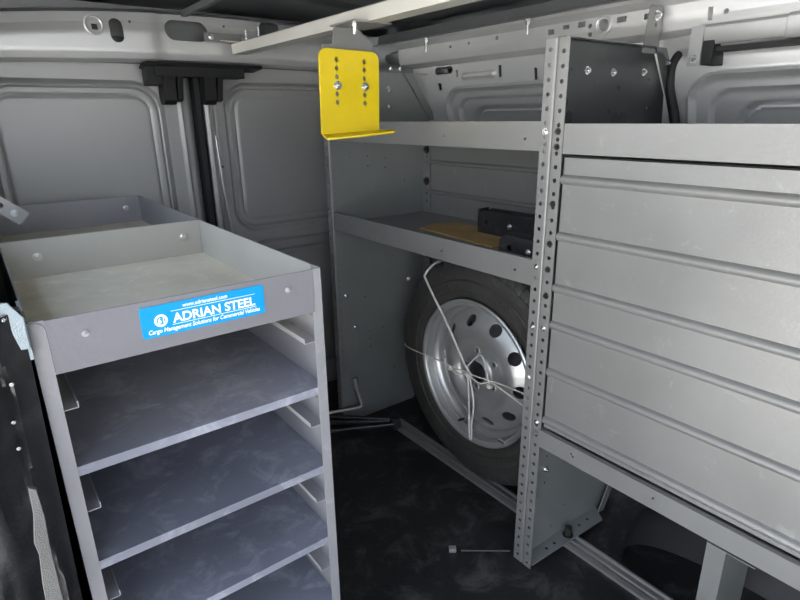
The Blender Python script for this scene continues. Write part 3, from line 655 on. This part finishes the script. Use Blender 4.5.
text_mesh(bm, 'ADRIAN STEEL', 0.1600, 0.8172, 0.0160, 0.1050, 0.026)
text_mesh(bm, 'www.adriansteel.com', 0.1730, 0.8343, 0.0072, 0.0560, 0.012)
text_mesh(bm, 'Cargo Management Solutions for Commercial Vehicles', 0.1310, 0.8078, 0.0078, 0.1400, 0.014, 0.25)
for z in (0.8316, 0.8146): box(bm, 0.1590, 0.2660, sy - 0.0006, sy - 0.0002, z, z + 0.0006)
for (r0, n) in ((0.0078, 28), (0.0056, 28)):
    wdt = 0.0016 if r0 > .006 else 0.0007
    for k in range(n):
        a0, a1 = 2 * PI * k / n, 2 * PI * (k + 1) / n
        q = [(r0 * math.cos(a0), r0 * math.sin(a0)), (r0 * math.cos(a1), r0 * math.sin(a1)), ((r0 - wdt) * math.cos(a1), (r0 - wdt) * math.sin(a1)), ((r0 - wdt) * math.cos(a0), (r0 - wdt) * math.sin(a0))]
        prism(bm, [(0.1465 + u, 0.8228 + v) for u, v in q], 1, sy - 0.0006, sy - 0.0002)
text_mesh(bm, '61', 0.1429, 0.8196, 0.0092, 0.0072, 0.02)
obj('lettering', bm, M['white'], st, smooth=0)
# second cabinet behind the first
C2 = copy_tree(CB, (0, cy1 - cy0, 0), skip=('sticker', 'rivet', 'tray_wall'))
C2['label'] = 'rear grey tray cabinet between the front cabinet and the rear doors'
C2.location.y = CB.location.y + (cy1 - cy0)

# zinc corner bracket on the front left top corner
ZB = thing('corner_bracket', 'bright zinc corner bracket bolted at the top left of the front cabinet', 'bracket', (0.0, 0.655, 0.845))
bm = B(); prism(bm, [(-0.075, 0.872), (-0.012, 0.882), (0.004, 0.880), (0.0145, 0.862), (0.0145, 0.828), (0.006, 0.828), (0.001, 0.853), (-0.075, 0.846)], 1, 0.650, 0.6525); obj('plate', bm, M['zincblue'], ZB, bevel=0.001)
bm = B(); prism(bm, [(0.012, 0.652), (0.0150, 0.652), (0.0150, 0.72), (0.012, 0.72)], 2, 0.815, 0.862); obj('side_flange', bm, M['zincblue'], ZB)
for x in (-0.004, -0.014): bolt(ZB, (x, 0.650, 0.8645), (0, -1, 0), 0.0035, 'zinc')
# slotted brace bar reaching over the rear cabinet
BR = thing('brace_bar', 'slotted steel brace bar slanting down over the cabinets at far left', 'bar', (0.062, 1.17, 0.88))
d = Vector((0.062 - (-0.05), 0, 0.885 - 0.985)).normalized(); n2 = Vector((-d.z, 0, d.x))
e = Vector((0.0625, 1.17, 0.888)); s_ = e - d * 0.16; h_ = 0.013
bm = B(); prism(bm, [((s_ + n2 * h_).x, (s_ + n2 * h_).z), ((e + n2 * h_).x, (e + n2 * h_).z), ((e - n2 * h_).x, (e - n2 * h_).z), ((s_ - n2 * h_).x, (s_ - n2 * h_).z)], 1, 1.168, 1.172); o = obj('bar', bm, M['steel'], BR)
cb = B()
for k in (0.045, 0.078, 0.111):
    c = e - d * k
    q = [(c + d * u + n2 * v) for u, v in roundrect(-0.009, 0.009, -0.004, 0.004, 0.0038, 5)]; prism(cb, [(p_.x, p_.z) for p_ in q], 1, 1.15, 1.19)
cut(o, cb)
bolt(BR, tuple(e - d * 0.018 + Vector((0, -0.002, 0))), (0, -1, 0), 0.0042, 'rivet')

# ================================================================== ROOF RAIL AND YELLOW HOOK
RL = thing('roof_rail', 'long galvanised rail hanging under the roof above the aisle', 'rail', (0.72, 0.5, 1.235))
bm = B(); ribbon(bm, [(0.745, 1.240), (0.745, 1.236), (0.706, 1.236), (0.704, 1.259), (0.712, 1.263)], 1, -0.6, 1.745, 0.002); obj('channel', bm, M['rail'], RL)
bm = B(); ribbon(bm, [(0.748, 1.238), (0.748, 1.262), (0.758, 1.268)], 1, -0.6, 1.70, 0.002); obj('inner_channel', bm, M['bodydark'], RL)
bm = B(); box(bm, 0.630, 0.745, 1.764, 1.767, 1.268, 1.292); obj('end_plate', bm, M['steel'], RL)
bm = B(); prism(bm, [(0.655, 1.705), (0.745, 1.705), (0.745, 1.76), (0.69, 1.76)], 2, 1.264, 1.2665); obj('end_tab', bm, M['rail'], RL)
bolt(RL, (0.650, 1.764, 1.281), (0, -1, 0), 0.006)
for (x, y) in ((0.715, 1.66), (0.718, 1.58)):
    bm = B(); cyl(bm, (x, y, 1.262), (x, y, 1.292), 0.003, 10); obj('stud', bm, M['zinc'], RL)
for y in (0.2, 0.85):
    bm = B(); cyl(bm, (0.735, y, 1.26), (0.735, y, 1.375), 0.004, 10); obj('hanger_rod', bm, M['zinc'], RL)
RL2 = thing('roof_rail', 'thin second rail running beside the wide galvanised roof rail', 'rail', (0.90, 0.5, 1.30))
bm = B(); ribbon(bm, [(0.885, 1.312), (0.885, 1.296), (0.905, 1.296)], 1, -0.6, 1.76, 0.002); obj('angle', bm, M['rail'], RL2)
for y in (0.1, 0.7):
    bm = B(); cyl(bm, (0.892, y, 1.30), (0.892, y, 1.372), 0.003, 8); obj('hanger_rod', bm, M['zinc'], RL2)
RL3 = thing('roof_rail', 'dark roof strip running left of the wide galvanised rail', 'rail', (0.58, 0.5, 1.33))
bm = B(); ribbon(bm, [(0.575, 1.345), (0.575, 1.330), (0.590, 1.330)], 1, -0.6, 1.78, 0.0015); obj('angle', bm, M['bodydark'], RL3)
for y in (0.3, 0.9):
    bm = B(); cyl(bm, (0.582, y, 1.33), (0.582, y, 1.375), 0.003, 8); obj('hanger_rod', bm, M['zinc'], RL3)
for y in (1.52, 1.03, 0.79):
    pass

HK = thing('ladder_hook', 'bright yellow L-shaped steel hook hanging from the roof rail', 'hook', (0.713, 1.10, 1.0))
HK_rot = math.radians(-1.2)
def hk(x, z):
    c, s = math.cos(HK_rot), math.sin(HK_rot); dx, dz = x - 0.711, z - 1.185
    return (0.711 + dx * c - dz * s, 1.185 + dx * s + dz * c)
pl = [hk(u, v) for u, v in [(0.640, 1.016)] + [(0.784, 1.016)]]
rr = roundrect(0.631, 0.783, 1.014, 1.187, 0.018, 8)
rr = [hk(*q) for q in rr[:18]] + [hk(0.631, 1.014), hk(0.783, 1.014)]
bm = B(); prism(bm, rr, 1, 1.098, 1.103); plate = obj('plate', bm, M['yellow'], HK, bevel=0.0012)
cb = B()
for xh in (0.673, 0.7445):
    for k in range(6):
        if k == 3: continue
        q = hk(xh, 1.166 - 0.0172 * k); cyl(cb, (q[0], 1.08, q[1]), (q[0], 1.12, q[1]), 0.0056, 12)
    q0, q1 = hk(xh, 1.172), hk(xh, 1.070)
    box(cb, q0[0] - .0007, q1[0] + .0007, 1.08, 1.12, q1[1], q0[1])
cut(plate, cb)
for xh in (0.673, 0.7445):
    q = hk(xh, 1.1144); bolt(HK, (q[0], 1.098, q[1]), (0, -1, 0), 0.0065, 'zinc', True)
bm = B()
def lp(pts, th=0.005):
    v = [bm.verts.new(p) for p in pts] + [bm.verts.new((p[0], p[1], p[2] - th)) for p in pts]; n = len(pts)
    bm.faces.new(v[:n]); bm.faces.new(v[n:][::-1])
    for i in range(n): bm.faces.new((v[i], v[(i + 1) % n], v[n + (i + 1) % n], v[n + i]))
lp([(0.630, 1.103, 1.0165), (0.785, 1.103, 1.0215), (0.800, 1.085, 1.0215), (0.800, 1.060, 1.0205), (0.785, 1.048, 1.019), (0.690, 1.052, 1.0125), (0.629, 1.080, 1.0075)])
obj('foot_plate', bm, M['yellow'], HK, bevel=0.0012)
HB = thing('hanger_plate', 'grey hanger plate bolted between the roof rail and the yellow hook', 'bracket', (0.72, 1.11, 1.15))
bm = B(); pts = [(0.650, 1.150), (0.775, 1.150), (0.775, 1.205), (0.735, 1.234), (0.685, 1.234), (0.675, 1.228), (0.672, 1.199), (0.646, 1.197), (0.646, 1.150)]
prism(bm, pts, 1, 1.1095, 1.1125); obj('plate', bm, M['steel'], HB, bevel=0.001)
bm = B(); box(bm, 0.668, 0.762, 1.02, 1.1125, 1.2315, 1.2345); obj('top_flange', bm, M['steel'], HB)
bm = B(); cyl(bm, (0.692, 1.055, 1.212), (0.692, 1.055, 1.232), 0.0035, 10); cyl(bm, (0.692, 1.055, 1.226), (0.692, 1.055, 1.2315), 0.0075, 6); cyl(bm, (0.692, 1.055, 1.218), (0.692, 1.055, 1.224), 0.006, 6); obj('bolt', bm, M['zinc'], HB)

# ================================================================== REAR DOOR LATCH HOUSING
LH = thing('latch_housing', 'black plastic latch housing with two hooks above the rear doors', 'latch', (0.60, 1.79, 1.09))
bm = B(); prism(bm, [(1.750, 1.206), (1.795, 1.206), (1.830, 1.196), (1.830, 1.19), (1.756, 1.196)], 0, 0.452, 0.80); obj('cover_strip', bm, M['black'], LH, bevel=0.002)
bm = B(); box(bm, 0.478, 0.745, 1.766, 1.825, 1.168, 1.198); obj('body', bm, M['black'], LH, bevel=0.003)
bm = B(); box(bm, 0.457, 0.500, 1.775, 1.825, 1.144, 1.197); obj('end_block', bm, M['black'], LH, bevel=0.003)
for xa in (0.498, 0.618):
    bm = B(); prism(bm, [(1.766, 1.170), (1.825, 1.170), (1.832, 1.110), (1.820, 1.092), (1.790, 1.092), (1.776, 1.104), (1.774, 1.150)], 0, xa, xa + 0.036)
    prism(bm, [(1.762, 1.170), (1.825, 1.170), (1.828, 1.13), (1.800, 1.100), (1.782, 1.105), (1.778, 1.120), (1.768, 1.15)], 0, xa + 0.040, xa + 0.056)
    obj('hook', bm, M['black'], LH, bevel=0.002)

# ================================================================== RIGHT WALL BAR AND CABLE
GB = thing('wall_bar', 'pale steel bar fixed along the van wall above the right shelf bay', 'bar', (1.235, 0.2, 1.14))
bm = B(); prism(bm, [(1.258, 1.180), (1.234, 1.178), (1.231, 1.183), (1.229, 1.211), (1.235, 1.216), (1.262, 1.216), (1.262, 1.186)], 1, 0.45, 0.612); obj('bar', bm, M['barpaint'], GB, bevel=0.0012)
bm = B(); prism(bm, [(1.262, 1.176), (1.230, 1.175), (1.226, 1.181), (1.224, 1.212), (1.230, 1.218), (1.264, 1.218), (1.264, 1.181)], 1, -0.6, 0.450); obj('bar_sleeve', bm, M['barpaint'], GB, bevel=0.0012)
bm = B(); box(bm, 1.226, 1.229, 0.597, 0.6225, 1.140, 1.214); o = obj('mounting_tab', bm, M['barpaint'], GB, bevel=0.0006)
cb = B(); cyl(cb, (1.20, 0.609, 1.152), (1.25, 0.609, 1.152), 0.0045); cut(o, cb)
bm = B(); cyl(bm, (1.2262, 0.609, 1.152), (1.2235, 0.609, 1.152), 0.0075, 16); o = obj('grommet', bm, M['zinc'], GB); cb = B(); cyl(cb, (1.20, 0.609, 1.152), (1.25, 0.609, 1.152), 0.0043); cut(o, cb)
bm = B(); box(bm, 1.229, 1.30, 0.575, 0.597, 1.140, 1.186); obj('dark_block', bm, M['black'], GB, bevel=0.002)  # black block beside the mounting tab
bm = B(); box(bm, 1.240, 1.30, -0.6, 0.575, 1.165, 1.174); obj('dark_strip', bm, M['black'], GB)  # thin black strip along under the bar
bm = B(); tube(bm, smooth_path([(1.285, 0.630, 1.186), (1.28, 0.6487, 1.1826), (1.28, 0.664, 1.1740), (1.282, 0.678, 1.1556), (1.285, 0.684, 1.1292), (1.286, 0.683, 1.0978), (1.287, 0.668, 1.0506), (1.287, 0.66, 1.02)], 8), 0.0105, 12)
tag(obj('black_cable', bm, M['black'], base=True), 'thick black cable curving down the wall behind the near end panel', 'cable')

# bits along the body rail: hanging studs
RLs = ((1.16, 1.16), (1.215, 1.51))

# ================================================================== TOOLS ON THE FLOOR
JK = thing('folded_stand', 'glossy black folded stand with thin rods lying at the wheel corner', 'stand', (0.90, 1.44, 0.0))
E0 = Vector((1.020, 1.385, 0.028))
for (a, b, c, r) in ((0.70, 1.63, 0.060, 0.006), (0.70, 1.61, 0.040, 0.005), (0.72, 1.54, 0.016, 0.007), (0.70, 1.625, 0.022, 0.006)):
    bm = B(); cyl(bm, (a, b, c), tuple(E0 + Vector((-0.012, (b - 1.60) * .15, (c - .028) * .3))), r, 12); obj('rod', bm, M['blacktrim'], JK)
bm = B(); cyl(bm, tuple(E0 + Vector((0, 0, -0.026))), tuple(E0 + Vector((0, 0, 0.016))), 0.021, 20); obj('end_joint', bm, M['blacktrim'], JK, bevel=0.004)
bm = B(); tube(bm, smooth_path([(0.938, 1.507, 0.175), (0.940, 1.503, 0.14), (0.948, 1.49, 0.082), (0.944, 1.487, 0.070), (0.915, 1.485, 0.064), (0.80, 1.47, 0.060)], 6), [0.010] * 7 + [0.0065] * 100, 12) if False else None
wp = smooth_path([(0.938, 1.507, 0.175), (0.941, 1.503, 0.135), (0.948, 1.490, 0.084), (0.943, 1.487, 0.068), (0.915, 1.495, 0.066), (0.80, 1.53, 0.068)], 6)
bm.free(); bm = B(); tube(bm, wp, [0.0095 if i < 7 else 0.006 for i in range(len(wp))], 12)
tag(obj('lug_wrench', bm, M['track'], base=True), 'bent metal wheel wrench resting on the black stand beside the far end panel', 'wrench')
RD = thing('threaded_rod', 'thin metal rod with a square nut lying on the floor at the post foot', 'rod', (0.83, 0.78, 0))
bm = B(); cyl(bm, (0.797, 0.8105, 0.0045), (0.893, 0.734, 0.0045), 0.003, 8); obj('rod', bm, M['darkbolt'], RD)
bm = B(); q = Vector((0.782, 0.826, 0)); dd = Vector((1, -0.8, 0)).normalized(); nn = Vector((0.8, 1, 0)).normalized()
v = [q + dd * a * 0.009 + nn * b * 0.007 for a, b in ((-1, -1), (1, -1), (1, 1), (-1, 1))]; prism(bm, [(p.x, p.y) for p in v], 2, 0.0005, 0.011); obj('nut', bm, M['barpaint'], RD, bevel=0.001)
# torn foam strip on the pillar
bm = B(); tp = [(-0.0165, 0.705), (-0.010, 0.700), (-0.009, 0.665), (-0.011, 0.63), (-0.012, 0.55), (-0.016, 0.44), (-0.045, 0.40), (-0.030, 0.50), (-0.026, 0.585), (-0.022, 0.625), (-0.0235, 0.64), (-0.018, 0.672)]
prism(bm, tp, 1, 0.594, 0.600)
tag(obj('foam_strip', bm, M['torn'], base=True, bevel=0.001), 'torn light grey foam strip stuck on the black door pillar', 'foam strip')
